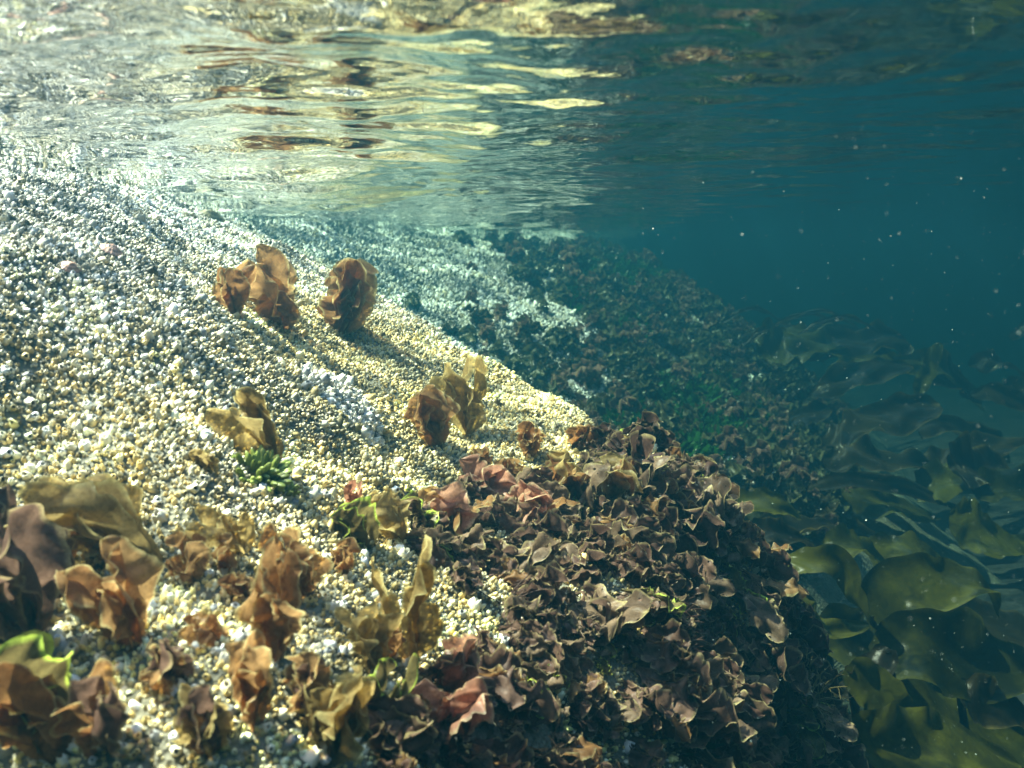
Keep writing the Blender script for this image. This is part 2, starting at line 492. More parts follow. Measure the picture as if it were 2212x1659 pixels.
def box_mesh(name, lo, hi, mat):
    v = [(x, y, z) for x in (lo[0], hi[0]) for y in (lo[1], hi[1]) for z in (lo[2], hi[2])]
    f = [(0, 1, 3, 2), (4, 6, 7, 5), (0, 4, 5, 1), (2, 3, 7, 6), (0, 2, 6, 4), (1, 5, 7, 3)]
    me = bpy.data.meshes.new(name); me.from_pydata(v, [], f); me.update(); me.materials.append(mat)
    return link(bpy.data.objects.new(name, me))
haze = box_mesh("haze", (-34, -32, -4.0), (34, 37, 0.52), mat_haze())
tag(haze, kind="stuff")

# ---------------------------------------------------------------- barnacles
def scatter(f, xr, yr, d, n_cand, keep=None, seed=1):
    """points on a rock face spaced at least about d apart, even over steep parts"""
    rg = np.random.default_rng(seed)
    x = rg.uniform(*xr, n_cand); y = rg.uniform(*yr, n_cand)
    z = f(x, y); nrm = normal_of(f, x, y)
    p_ = rg.uniform(0, 1, n_cand) < np.minimum(1 / np.maximum(nrm[:, 2], .25), 2.5) / 2.5
    ok = p_
    if keep is not None: ok &= keep(x, y, z, nrm, rg)
    p = np.stack([x, y, z], 1)[ok]; nrm = nrm[ok]
    c = np.floor(p / d).astype(np.int64)
    K = lambda q: (q[:, 0] + 4000) * 64_000_000 + (q[:, 1] + 4000) * 8000 + (q[:, 2] + 4000)
    key = K(c); _, first = np.unique(key, return_index=True); first.sort()
    p = p[first]; nrm = nrm[first]; c = c[first]; key = key[first]
    order = np.argsort(key); sk = key[order]
    alive = np.ones(len(p), bool)
    for a in (-1, 0, 1):
        for b in (-1, 0, 1):
            for e in (-1, 0, 1):
                if (a, b, e) == (0, 0, 0): continue
                q = K(c + np.array([a, b, e])); j = np.searchsorted(sk, q); j = np.clip(j, 0, len(sk) - 1)
                m = sk[j] == q; o_ = order[j]
                near = np.linalg.norm(p - p[o_], axis=1) < d * .82
                alive &= ~(m & near & (o_ < np.arange(len(p))))
    return p[alive], nrm[alive]

def frames(nrm, rg, tilt):
    n = nrm + rg.normal(0, tilt, nrm.shape); n /= np.linalg.norm(n, axis=1, keepdims=True)
    t = np.cross(n, rg.normal(0, 1, n.shape)); t /= np.linalg.norm(t, axis=1, keepdims=True)
    return n, t, np.cross(n, t)

def barnacle_verts(p, nrm, r, h, rg, sides, rings, tilt):
    n, t, b = frames(nrm, rg, tilt)
    N = len(p); ang = np.linspace(0, 2 * np.pi, sides, endpoint=False)
    wob = 1 + rg.uniform(-.20, .20, (N, sides)); hw = 1 + rg.uniform(-.24, .24, (N, sides))
    V = []
    for rr, hh in rings:
        ca = np.cos(ang)[None] * rr * r[:, None] * wob; sa = np.sin(ang)[None] * rr * r[:, None] * wob
        hz = hh * h[:, None] * (hw if hh > .5 else 1 + 0 * hw)
        V.append(p[:, None] + ca[..., None] * t[:, None] + sa[..., None] * b[:, None] + hz[..., None] * n[:, None])
    return np.stack(V, 1)          # N, rings, sides, 3

RINGS = ((1.08, -.35), (.82, .50), (.54, .96), (.44, .98), (.30, .30))
def barnacle_mesh(name, p, nrm, r, h, tint, rg, sides=8, rings=RINGS, tilt=.28):
    V = barnacle_verts(p, nrm, r, h, rg, sides, rings, tilt)
    N, R, S, _ = V.shape
    i = np.arange(N)[:, None, None] * R * S + np.arange(R - 1)[None, :, None] * S + np.arange(S)[None, None]
    j = np.arange(N)[:, None, None] * R * S + np.arange(R - 1)[None, :, None] * S + ((np.arange(S) + 1) % S)[None, None]
    q = np.stack([i, j, j + S, i + S], -1).reshape(-1, 4)
    cap = np.arange(N)[:, None] * R * S + (R - 1) * S + np.arange(S)[None]
    me = mesh_np(name, V.reshape(-1, 3), q, [cap], smooth=True, mat=M_SHELL)
    shade = np.ones((N, R, S, 3)) * tint[:, None, None]
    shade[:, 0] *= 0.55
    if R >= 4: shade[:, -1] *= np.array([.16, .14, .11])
    cattr(me, "tint", shade.reshape(-1, 3))
    return me

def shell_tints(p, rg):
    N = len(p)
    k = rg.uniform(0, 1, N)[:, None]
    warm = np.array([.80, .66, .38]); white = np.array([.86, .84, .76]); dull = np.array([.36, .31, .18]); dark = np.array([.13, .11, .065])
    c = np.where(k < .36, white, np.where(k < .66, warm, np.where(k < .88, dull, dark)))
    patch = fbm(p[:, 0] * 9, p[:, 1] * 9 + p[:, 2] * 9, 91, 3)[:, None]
    low = np.clip((-.04 - p[:, 2]) / .16 + 1.2 * fbm(p[:, 0] * 4, p[:, 1] * 4, 95, 2), 0, 1)[:, None]     # yellower towards the lower crust, in patches
    upper_glow = .55 * np.clip((p[:, 2] + .07) / .12, 0, 1)[:, None] * (k < .75); c = c * (1 - upper_glow) + upper_glow * np.array([.85, .86, .87])  # cool bright glow under the surface, painted into the upper shells' tint
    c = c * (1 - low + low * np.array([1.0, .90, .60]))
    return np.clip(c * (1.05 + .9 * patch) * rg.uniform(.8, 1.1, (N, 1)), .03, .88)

def to_px(p):
    """picture position (2212 x 1659) and depth of points"""
    c, s = math.cos(PITCH), math.sin(PITCH)
    d = p[..., 1] * c - p[..., 2] * s; v = p[..., 1] * s + p[..., 2] * c
    return 1106 + p[..., 0] / d / TH * 1106, 829.5 - v / d / TH * 1106, d

def weedy(x, y, z):
    """0 on the bare sunlit crest of the boulder, 1 on the overgrown right flank"""
    q = np.stack([x, y, z], -1); px, py, d = to_px(q)
    edge = np.interp(py, [900, 960, 1050, 1100, 1200, 1260, 1330, 1420, 1500, 1660], [1400, 1330, 1130, 940, 930, 1060, 1060, 920, 830, 740])
    a = (px - edge) / 160 + .9 * fbm(x * 7, y * 7 + z * 5, 77, 3)
    return 1 / (1 + np.exp(-a * 4))

def keep_near(x, y, z, n, rg):
    px, py, d = to_px(np.stack([x, y, z], 1))
    ok = (px > -500) & (px < 2400) & (py > -900) & (py < 2700) & (z > -.95) & (z < .26) & (d > .1)
    view = -(x * n[:, 0] + y * n[:, 1] + z * n[:, 2])
    ok &= (view > -.3)
    bare = fbm(x * 6, y * 6 + 5 * z, 55, 3)
    ok &= rg.uniform(0, 1, len(x)) < np.clip(1.15 - 0.75 * weedy(x, y, z) - 0.5 * np.clip(bare - .3, 0, 1) - np.clip((py - 1150) / 400, 0, 1) * np.clip(.48 + 1.1 * fbm(x * 14, y * 14, 58, 2), 0, .8), 0, 1)
    return ok
bp_, bn_ = scatter(z_near, (-1.3, .8), (.22, 3.2), 0.0033, 4200000, keep_near, 5)
rg = np.random.default_rng(3)
N = len(bp_)
knob_d = np.hypot(bp_[:, 0] - KNOB[0], bp_[:, 1] - KNOB[1])
br = 0.00178 * np.exp(rg.normal(0, .38, N)); br[knob_d < .06] *= 1.35
bh = br * rg.uniform(.9, 2.0, N)
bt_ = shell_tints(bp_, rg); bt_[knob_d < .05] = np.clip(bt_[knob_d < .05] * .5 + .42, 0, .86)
pxx, pyy, dd = to_px(bp_)
seen = (pxx > 5) & (pxx < 2200) & (pyy > 5) & (pyy < 1650) & (np.einsum('ij,ij->i', -bp_, bn_) / np.linalg.norm(bp_, axis=1) > .25) & (bp_[:, 2] < .08)
big = np.argsort(-(br / dd * seen))[:300]
rest = np.setdiff1d(np.arange(N), big)
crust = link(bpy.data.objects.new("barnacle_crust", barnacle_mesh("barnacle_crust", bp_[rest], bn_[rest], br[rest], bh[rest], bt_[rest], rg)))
tag(crust, "crust of countless small white and yellowish barnacles covering the boulder", "barnacles", kind="stuff")
protos = []
for k in range(8):
    tt = shell_tints(rg.normal(0, 1, (1, 3)), rg) if k > 2 else np.array([[.78, .72, .55]])
    protos.append(barnacle_mesh("barnacle", np.zeros((1, 3)), np.array([[0, 0, 1.0]]), np.array([1.0]), np.array([1.35]), np.clip(tt, .3, .86), rg, sides=11, tilt=.05))
for k, i in enumerate(big):
    o = bpy.data.objects.new("barnacle", protos[k % 8])
    n, t, b = frames(bn_[i:i + 1], rg, .25)
    o.matrix_world = Matrix(((t[0][0], b[0][0], n[0][0], bp_[i][0]), (t[0][1], b[0][1], n[0][1], bp_[i][1]), (t[0][2], b[0][2], n[0][2], bp_[i][2]), (0, 0, 0, 1))) @ Matrix.Scale(float(br[i]), 4)
    link(o)
    tag(o, "larger pale cone shaped barnacle in the crust on the boulder's near side", "barnacle", "larger barnacles on the near side of the boulder")

def far_weedy(px, py, p):
    a = (px - 1230 + (py - 500) * .05) / 190 + 2.0 * fbm((p[:, 0] * .37 + p[:, 1] * .93) * 4.2 + p[:, 2] * .8, p[:, 2] * 1.3, 33, 3)
    return 1 / (1 + np.exp(-a * 2.2))
def keep_far(x, y, z, n, rg):
    p = np.stack([x, y, z], 1)
    px, py, d = to_px(p)
    ok = (px > 250) & (px < 1800) & (py < 1250) & (z > -1.0) & (z < .3)
    ok &= rg.uniform(0, 1, len(x)) < 1 - .85 * far_weedy(px, py, p)
    return ok
fp_, fn_ = scatter(z_far, (-1.6, 1.8), (2.3, 6.5), 0.0085, 2600000, keep_far, 6)
fr_ = 0.0052 * np.exp(rg.normal(0, .3, len(fp_)))
fcrust = link(bpy.data.objects.new("barnacle_crust", barnacle_mesh("far_barnacle_crust", fp_, fn_, fr_, fr_ * rg.uniform(.9, 1.8, len(fp_)), np.clip(shell_tints(fp_ * np.array([1, 1, 0]) + np.array([0, 0, .3]), rg) * np.where(fbm(fp_[:, 0] * 5, fp_[:, 1] * 5 + fp_[:, 2] * 2, 35, 3) > .12, .45, .85)[:, None], 0, .8), rg, 5, ((1.05, -.3), (.55, 1.0), (.2, .6)), .35)))
tag(fcrust, "crust of tiny pale barnacles speckling the hazy rock wall behind the boulder", "barnacles", kind="stuff")
print("barnacles", N, len(fp_))

# ---------------------------------------------------------------- seaweed
def catmull(pts, n):
    p = np.array(pts, float)
    if len(p) == 2: p = np.array([p[0], (p[0] + p[1]) / 2, p[1]])
    e = np.vstack([2 * p[0] - p[1], p, 2 * p[-1] - p[-2]])
    out = []
    for s in np.linspace(0, len(p) - 1 - 1e-6, n):
        i = int(s); u = s - i; a, b, c, d = e[i:i + 4]
        out.append(.5 * (2 * b + (c - a) * u + (2 * a - 5 * b + 4 * c - d) * u * u + (3 * b - a - 3 * c + d) * u ** 3))
    return np.array(out)

def wig(rg, n, f):
    s = np.linspace(0, 1, n); v = 0
    for k in range(4):
        v = v + rg.uniform(.4, 1) / (k + 1) ** .6 * np.sin(2 * np.pi * f * (k + 1) * .7 * s + rg.uniform(0, 6.28))
    return v / 2

def ribbon(pts, width, rg, side=None, ns=28, nw=11, ruffle=.25, freq=3.0, cup=.3, shape='fan', lobes=.25, torn=0.0, frill=0.0):
    """a thin wavy blade along a line: returns vertices, quads and how close each vertex is to the rim"""
    C = catmull(pts, ns)
    T = np.gradient(C, axis=0); T /= np.linalg.norm(T, axis=1, keepdims=True) + 1e-12
    s = np.linspace(0, 1, ns)
    if side is None: side = rg.normal(0, 1, 3)
    S = np.cross(T, np.asarray(side, float)); S /= np.linalg.norm(S, axis=1, keepdims=True) + 1e-9
    tw = wig(rg, ns, .7) * .5
    Nn = np.cross(S, T)
    S = S * np.cos(tw)[:, None] + Nn * np.sin(tw)[:, None]; Nn = np.cross(S, T)
    L = np.linalg.norm(np.diff(C, axis=0), axis=1).sum()
    if shape == 'fan':
        W = .10 + .90 * np.clip(s / .55, 0, 1) ** 1.1
        W = W * np.sqrt(np.clip(1 - (np.clip((s - .62) / .38, 0, 1)) ** 2.4, 0, 1))
    elif shape == 'strap':
        W = np.clip(.25 + s * 4, 0, 1) * np.sqrt(np.clip(1 - (np.clip((s - .75) / .25, 0, 1)) ** 2, 0, 1))
    else:
        W = np.sin(np.pi * np.clip(.04 + .96 * s, 0, 1) ** .8) ** .55
    w = np.linspace(-1, 1, nw)
    WL = width * W * (1 + lobes * wig(rg, ns, 2.6)); WR = width * W * (1 + lobes * wig(rg, ns, 2.6))
    Ww = np.where(w[None] < 0, WL[:, None], WR[:, None])
    aw = np.abs(w)[None]
    pl = rg.uniform(0, 6.28); pr = rg.uniform(0, 6.28)
    ph = np.where(w[None] < 0, pl, pr)
    f2 = freq * 2.3
    warp = s + .06 * wig(rg, ns, 2)
    amp = width * ruffle * np.clip(W, .15, 1)[:, None]
    f3 = freq * 5.7
    frill_ = .30 * frill * aw ** 5 * np.sin(2 * np.pi * f3 * warp[:, None] + 3 * ph + 1.5 * wig(rg, ns, 3)[:, None])
    d = amp * (frill_ + aw ** 1.5 * np.sin(2 * np.pi * freq * warp[:, None] + ph + w[None] * 1.3) + .45 * aw ** 2.5 * np.sin(2 * np.pi * f2 * warp[:, None] + 2 * ph))
    d = d + amp * .6 * wig(rg, ns, 1.5)[:, None] * (1 - .5 * aw) + cup * Ww * aw ** 2 * (1 + .5 * wig(rg, ns, 1.1)[:, None])
    d = d + amp * .5 * np.sin(w[None] * 4.2 + 5 * wig(rg, ns, .8)[:, None])
    along = amp * .35 * aw ** 2 * np.cos(2 * np.pi * freq * warp[:, None] + ph)
    V = C[:, None] + S[:, None] * (w[None] * Ww * (1 - .10 * aw * np.clip(cup, 0, .6)))[..., None] + Nn[:, None] * d[..., None] + T[:, None] * along[..., None]
    rim = np.maximum(aw ** 2.0, np.clip((s[:, None] - .80) / .2, 0, 1) ** 1.2) * np.clip(s[:, None] * 3, 0, 1)
    F = grid_faces(ns, nw)
    if torn > 0:
        k = rg.uniform(0, 1, len(F)); fi = np.arange(len(F)); si = fi // (nw - 1) / (ns - 1)
        wi = np.abs((fi % (nw - 1) + .5) / (nw - 1) * 2 - 1)
        F = F[~((k < torn * 2.2 * si) & (wi > .55))]
    return V.reshape(-1, 3), F, np.broadcast_to(rim, (ns, nw)).ravel()

def blade_mesh(name, parts, mat):
    vs, fs, es, o = [], [], [], 0
    for v, f, e in parts:
        vs.append(v); fs.append(f + o); es.append(e); o += len(v)
    me = mesh_np(name, np.concatenate(vs), np.concatenate(fs), mat=mat)
    fattr(me, "rim", np.concatenate(es))
    return me

def tube(pts, r0, r1, n=12, sides=6):
    C = catmull(pts, n); T = np.gradient(C, axis=0); T /= np.linalg.norm(T, axis=1, keepdims=True) + 1e-12
    S = np.cross(T, (0.3, .2, 1.0)); S /= np.linalg.norm(S, axis=1, keepdims=True) + 1e-9
    B = np.cross(T, S); a = np.linspace(0, 2 * np.pi, sides + 1); r = np.linspace(r0, r1, n)
    V = C[:, None] + r[:, None, None] * (np.cos(a)[None, :, None] * S[:, None] + np.sin(a)[None, :, None] * B[:, None])
    return V.reshape(-1, 3), grid_faces(n, sides + 1), np.full(n * (sides + 1), .3)

UP = np.array([0, 0, 1.0])
def unit(v):
    v = np.asarray(v, float); return v / (np.linalg.norm(v) + 1e-12)

def frond_line(rg, d0, lean, L, droop):
    """centre line that leaves along d0 and bends towards lean"""
    p = np.zeros(3); out = [p.copy()]; d = unit(d0)
    for k in range(5):
        d = unit(d + droop * np.asarray(lean) + rg.normal(0, .16, 3))
        p = p + d * L / 5; out.append(p.copy())
    return out

def clump_fronds(seed, n, L, W, axis, lean, spread, mat, droop=.35, **kw):
    """meshes of the fronds of one plant, rooted at its own origin"""
    rg = np.random.default_rng(seed); out = []
    mats = mat if isinstance(mat, (list, tuple)) else [mat]
    for k in range(n):
        d0 = unit(unit(axis) + rg.normal(0, spread, 3))
        l = L * rg.uniform(.6, 1.1); w_ = W * rg.uniform(.6, 1.15)
        pts = frond_line(rg, d0, lean, l, droop)
        off = rg.normal(0, W * .22, 3)
        pts = [q + off * (1 if i else .6) for i, q in enumerate(pts)]
        a = dict(ruffle=.34, freq=rg.uniform(1.6, 3.2), cup=rg.uniform(-.2, .5), lobes=.30, torn=.0)
        a.update(kw)
        out.append(blade_mesh("frond", [ribbon(pts, w_, rg, **a)], mats[k % len(mats)]))
    return out

def plant(name, p, meshes, label, cat="seaweed", group=None, rot=None):
    root = empty(name, p)
    tag(root, label, cat, group)
    if rot is not None: root.rotation_euler = rot
    for me in meshes: link(bpy.data.objects.new("frond", me), root)
    return root

def copy_plant(src, loc, basis, scale, label, group):
    r = src.copy(); COL.objects.link(r)
    r.matrix_world = Matrix.Translation(loc) @ basis.to_4x4() @ Matrix.Scale(scale, 4)
    tag(r, label, "seaweed", group)
    for ch in src.children:
        c = ch.copy(); COL.objects.link(c); c.parent = r
        c.matrix_parent_inverse = Matrix.Identity(4)
    return r

def at_rock(px, py):
    p, t = hit(z_near, px, py)
    n = normal_of(z_near, np.array([p[0]]), np.array([p[1]]), .02)[0]
    return p, t, n

# --- single clumps one can tell apart on the sunlit crust (root position in the photo, height in photo pixels)
SINGLE = [
    # px, py, height, width, fronds, material, up, sideways, label
    (512, 690, 104, 32, 6, M_ORANGE, 1.0, -.12, "slim pale tipped orange seaweed, leftmost of three on the upper crust"),
    (618, 712, 132, 58, 8, M_ORANGE, 1.0, -.35, "fan shaped orange brown seaweed, middle one of the three on the upper crust"),
    (735, 715, 126, 64, 9, M_ORANGE, 1.0, .05, "rounded orange brown seaweed clump nearest the ridge, right of the three on the upper crust"),
    (600, 1010, 140, 34, 3, M_TAN, 1.0, -.45, "tall thin translucent tan seaweed standing behind the green tuft"),
    (460, 1025, 62, 30, 4, M_TAN, 1.0, -.55, "small olive yellow seaweed left of the green tuft"),
    (950, 960, 100, 46, 7, M_ORANGE, 1.0, -.25, "golden brown seaweed clump on the crust below the ridge"),
    (1010, 935, 120, 36, 6, M_TAN, 1.0, .0, "upright olive brown seaweed on the ridge behind the golden clump"),
    (1010, 1010, 60, 30, 4, M_ORANGE, .3, .3, "small orange weed trailing below the golden clump"),
    (1145, 985, 62, 30, 5, M_ORANGE, 1.0, .0, "short rounded orange seaweed on the ridge right of the golden clump"),
    (1250, 965, 50, 34, 6, M_ORANGE, .7, .3, "low amber seaweed clump at the very edge of the ridge"),
    (1190, 1010, 40, 24, 4, M_TAN, .7, .2, "small olive seaweed tuft under the ridge edge"),
    (1330, 985, 42, 30, 5, M_TAN, .6, .5, "low olive brown seaweed where the ridge begins to drop"),
    (340, 1210, 190, 62, 6, M_TAN, .45, -.95, "large limp tan seaweed draped leftward over the crust"),
    (235, 1240, 62, 30, 4, M_ORANGE, .6, -.2, "glowing orange seaweed under the large limp tan one"),
    (535, 1195, 92, 22, 4, M_TAN, 1.0, -.4, "thin pointed golden seaweed curling up from the lower crust"),
    (492, 1235, 52, 24, 3, M_ORANGE, .9, .1, "small rounded orange brown seaweed beside the thin golden one"),
    (655, 1290, 110, 42, 6, M_ORANGE, 1.0, -.25, "bright orange seaweed bundle rolled like a bud in the lower centre left"),
    (600, 1420, 165, 46, 6, M_ORANGE, .8, -.1, "long folded orange brown seaweed hanging below the rolled bundle"),
    (540, 1290, 52, 30, 4, M_ORANGE, .7, -.5, "reddish orange seaweed left of the rolled bundle"),
    (485, 1390, 62, 32, 4, M_ORANGE, .6, -.5, "crumpled red brown seaweed on the dark patch left of the long folded one"),
    (550, 1560, 130, 44, 6, M_ORANGE, 1.0, .0, "tall brown seaweed below the long folded one"),
    (290, 1390, 140, 56, 7, M_ORANGE, .7, -.2, "brown seaweed with a torn hole left of the crumpled ones"),
    (860, 1170, 80, 46, 6, M_TAN, .6, -.3, "olive seaweed clump with curled rims on the crust left of the pink mat"),
    (800, 1180, 70, 36, 4, M_LIME, .4, -.4, "dark olive seaweed curled into a hook left of the pink mat"),
    (740, 1240, 48, 24, 5, M_ORANGE, .9, -.1, "little fuzzy orange seaweed between the rolled bundle and the hooked one"),
    (760, 1100, 60, 18, 4, M_PINK, .9, .0, "tiny pink seaweed on a white spot of the crust"),
    (890, 1440, 170, 36, 4, M_TAN, 1.0, -.05, "tall smooth olive seaweed blade folded at its top in the bottom centre"),
    (810, 1470, 110, 44, 5, M_TAN, .9, -.2, "broad olive and brown seaweed blades left of the tall smooth one"),
    (840, 1420, 72, 28, 3, M_ORANGE, 1.0, .0, "red brown seaweed knob beside the tall smooth olive blade"),
    (820, 1560, 110, 26, 3, M_LIME, 1.0, -.05, "narrow yellow green seaweed strap standing below the broad olive blades"),
    (720, 1640, 140, 56, 8, M_TAN, 1.0, .0, "bushy olive brown seaweed at the bottom edge left of centre"),
    (930, 1590, 100, 50, 5, M_PINK, .8, .1, "smooth pinkish brown seaweed near the bottom centre"),
    (430, 1250, 70, 34, 5, M_ORANGE, .7, -.2, "small brown seaweed right of the large limp tan one"),
    (380, 1480, 90, 40, 6, [M_PURPLE, M_ORANGE], .8, -.1, "dark brown seaweed in the shaded hollow left of the tall brown one"),
    (450, 1640, 110, 44, 6, [M_PURPLE, M_TAN], .9, .0, "low dark seaweed at the bottom edge between the corner weeds and the bushy one"),
    (650, 1530, 80, 34, 5, [M_ORANGE, M_PURPLE], .8, .1, "small dull brown seaweed right of the tall brown one"),
    (960, 1480, 90, 40, 6, [M_PURPLE, M_PINK], .8, .2, "reddish brown seaweed right of the tall smooth olive blade"),
    (870, 1650, 90, 44, 6, [M_PURPLE, M_GREY], .8, .0, "dark ragged seaweed at the bottom edge below the pinkish brown one"),
    (60, 1390, 230, 74, 8, [M_PURPLE, M_PURPLE, M_GREY], .7, -.2, "big blurred dark purple seaweed at the left edge"),
    (130, 1290, 130, 50, 6, [M_PURPLE, M_ORANGE], .7, -.4, "dark brown seaweed with pale rims above the big purple one"),
    (20, 1190, 120, 44, 5, M_PURPLE, .8, -.3, "dark purple seaweed in the left edge above the others"),
    (120, 1640, 190, 70, 8, [M_ORANGE, M_LIME, M_ORANGE], 1.0, -.2, "big blurred brown seaweed with a lime green rim in the bottom left corner"),
    (215, 1620, 120, 50, 5, [M_PURPLE, M_ORANGE], 1.0, .2, "dark reddish seaweed right of the lime rimmed one in the bottom left corner"),
    (1050, 1110, 90, 50, 8, M_PINK, .6, .0, "crinkled pink seaweed forming the bright top of the mat"),
    (1115, 1130, 85, 50, 8, M_PINK, .5, .3, "salmon pink ruffled seaweed at the middle of the mat top"),
    (980, 1160, 80, 44, 6, [M_PINK, M_ORANGE], .5, -.2, "orange pink seaweed at the left end of the mat top"),
    (1110, 1070, 80, 40, 6, M_ORANGE, .9, -.1, "amber seaweed standing above the pink mat"),
    (1200, 1080, 80, 48, 7, [M_ORANGE, M_TAN], .6, .2, "amber ruffled seaweed right of the pink mat top"),
    (1310, 1090, 80, 48, 7, [M_TAN, M_ORANGE], .6, .3, "olive amber ruffled seaweed on the shoulder under the ridge"),
]
for k, (px, py, hh, ww, n, mat, up, sx, lab) in enumerate(SINGLE):
    p, t, nr = at_rock(px, py)
    grow = 1.0 + .22 * (py > 1150) + .05 * (px < 330 and py > 1150)
    L = wsize(hh, t) * 1.36 * grow; Wd = wsize(ww, t) * .84 * grow
    axis = unit(UP * up + nr * .45 + np.array([sx, 0, 0]))
    lean = unit(UP * .25 * up + np.array([sx * .8, -.05, 0]) + nr * .05)
    ms = clump_fronds(100 + k, n + 2, L, Wd, axis, lean, .27, mat, droop=.24, ns=40, nw=17, ruffle=.20, frill=.35, cup=.55, lobes=.22)
    plant("seaweed", p - nr * .003, ms, lab)

# --- the dense mat on the right flank: a few kinds, repeated
def basis_at(p, f, rg, twist):
    n = normal_of(f, np.array([p[0]]), np.array([p[1]]), .025)[0]
    n = unit(n + UP * .45 + rg.normal(0, .16, 3))
    down = unit(-UP + n * n[2] + np.array([.25, 0, 0]))           # drapes down the slope and a little to the right
    down = unit(down - n * down.dot(n))
    b = np.cross(n, down); a = rg.normal(0, twist)
    x = down * math.cos(a) + b * math.sin(a); y = np.cross(n, x)
    return Matrix(((x[0], y[0], n[0]), (x[1], y[1], n[1]), (x[2], y[2], n[2])))

MATS = [("purple brown", [M_PURPLE, M_PURPLE, M_GREY]), ("greyish tan spotted", [M_GREY, M_GREY, M_PURPLE]),
        ("reddish brown", [M_PURPLE, M_ORANGE, M_PURPLE]), ("yellow rimmed olive brown", [M_PURPLE, M_LIME, M_GREY])]
PROTO = {}
for mi, (nm, ml) in enumerate(MATS):
    PROTO[mi] = [clump_fronds(500 + mi * 20 + v, [7, 10, 6, 12][v], [.095, .072, .10, .052][v], [.023, .016, .019, .013][v], (1.0, 0, .30), (.7, 0, -.13), .24, ml, droop=.26, ns=44, nw=15, ruffle=[.30, .42, .34, .5][v], lobes=.32, torn=.03, frill=[.4, .8, .4, 1.0][v], cup=.15) for v in range(4)]

def sample_flank(n_try, d, test, seed, f=z_near, xr=(-.4, .75), yr=(.4, 2.2)):
    rg = np.random.default_rng(seed)
    x = rg.uniform(*xr, n_try); y = rg.uniform(*yr, n_try)
    q = np.stack([x, y, f(x, y)], 1)
    q = q[test(q, rg)]; kept = np.zeros((0, 3))
    for e in q:
        if len(kept) and np.min(np.linalg.norm(kept - e, axis=1)) < d: continue
        kept = np.vstack([kept, e])
    return kept
def bake(name, items, label, cat):
    """many small growths nobody would count as one mesh; items = (list of meshes, matrix)"""
    mats, vs, fs, es, mi, off = [], [], [], [], [], 0
    for meshes, M in items:
        for me in meshes:
            n = len(me.vertices); co = np.zeros(n * 3, np.float32); me.vertices.foreach_get("co", co)
            M4 = np.array(M); v = co.reshape(-1, 3) @ M4[:3, :3].T + M4[:3, 3]
            f = np.zeros(len(me.polygons) * 4, np.int32); me.loops.foreach_get("vertex_index", f)
            e = np.zeros(n, np.float32); me.attributes["rim"].data.foreach_get("value", e)
            if me.materials[0] not in mats: mats.append(me.materials[0])
            vs.append(v); fs.append(f.reshape(-1, 4) + off); es.append(e); off += n
            mi.append(np.full(len(f) // 4, mats.index(me.materials[0]), np.int32))
    me = mesh_np(name, np.concatenate(vs), np.concatenate(fs))
    for m_ in mats: me.materials.append(m_)
    me.polygons.foreach_set("material_index", np.concatenate(mi)); fattr(me, "rim", np.concatenate(es))
    return tag(link(bpy.data.objects.new(name, me)), label, cat, kind="stuff")
def flank_test(q, rg):
    px, py, dd = to_px(q)
    ok = (px > 700) & (px < 1950) & (py > 900) & (py < 1800) & (q[:, 2] > -.85)
    return ok & (rg.uniform(0, 1, len(q)) < weedy(q[:, 0], q[:, 1], q[:, 2]) * 1.05 - .06)
FL = sample_flank(50000, .027, flank_test, 77)
rg = np.random.default_rng(21)
px, py, dd = to_px(FL)
nr = normal_of(z_near, FL[:, 0], FL[:, 1], .03)
facing = np.einsum('ij,ij->i', -FL, nr) / np.linalg.norm(FL, axis=1)
score = np.where((py < 1680) & (facing > -.1), 1, .2) / dd
FL = FL[np.argsort(-score)]
print("mat clumps", len(FL))
src = {}; extra = []
N_MAT = 215
for k, q in enumerate(FL):
    mi = int(rg.choice(4, p=[.38, .26, .20, .16])); v = int(rg.integers(4))
    lab = "{} ruffled clump, one of many alike in the boulder's dense mat".format(MATS[mi][0]); grp = "{} seaweed clumps of the dense mat".format(MATS[mi][0])
    B = basis_at(q, z_near, rg, .45); sc_ = float(rg.uniform(.5, 1.15) * np.clip(np.linalg.norm(q) / 1.15, .55, 1.15))
    if k >= N_MAT:
        extra.append((PROTO[mi][v], Matrix.Translation(q) @ B.to_4x4() @ Matrix.Scale(sc_, 4)))
    elif (mi, v) not in src:
        r_ = plant("seaweed", (0, 0, 0), PROTO[mi][v], lab, "seaweed", grp)
        r_.matrix_world = Matrix.Translation(q) @ B.to_4x4() @ Matrix.Scale(sc_, 4)
        src[(mi, v)] = r_
    else:
        copy_plant(src[(mi, v)], Vector(q), B, sc_, lab, grp)
if extra: bake("seaweed_mat", extra, "dark tangle of smaller ruffled seaweed filling the dense mat on the boulder", "seaweed mat")

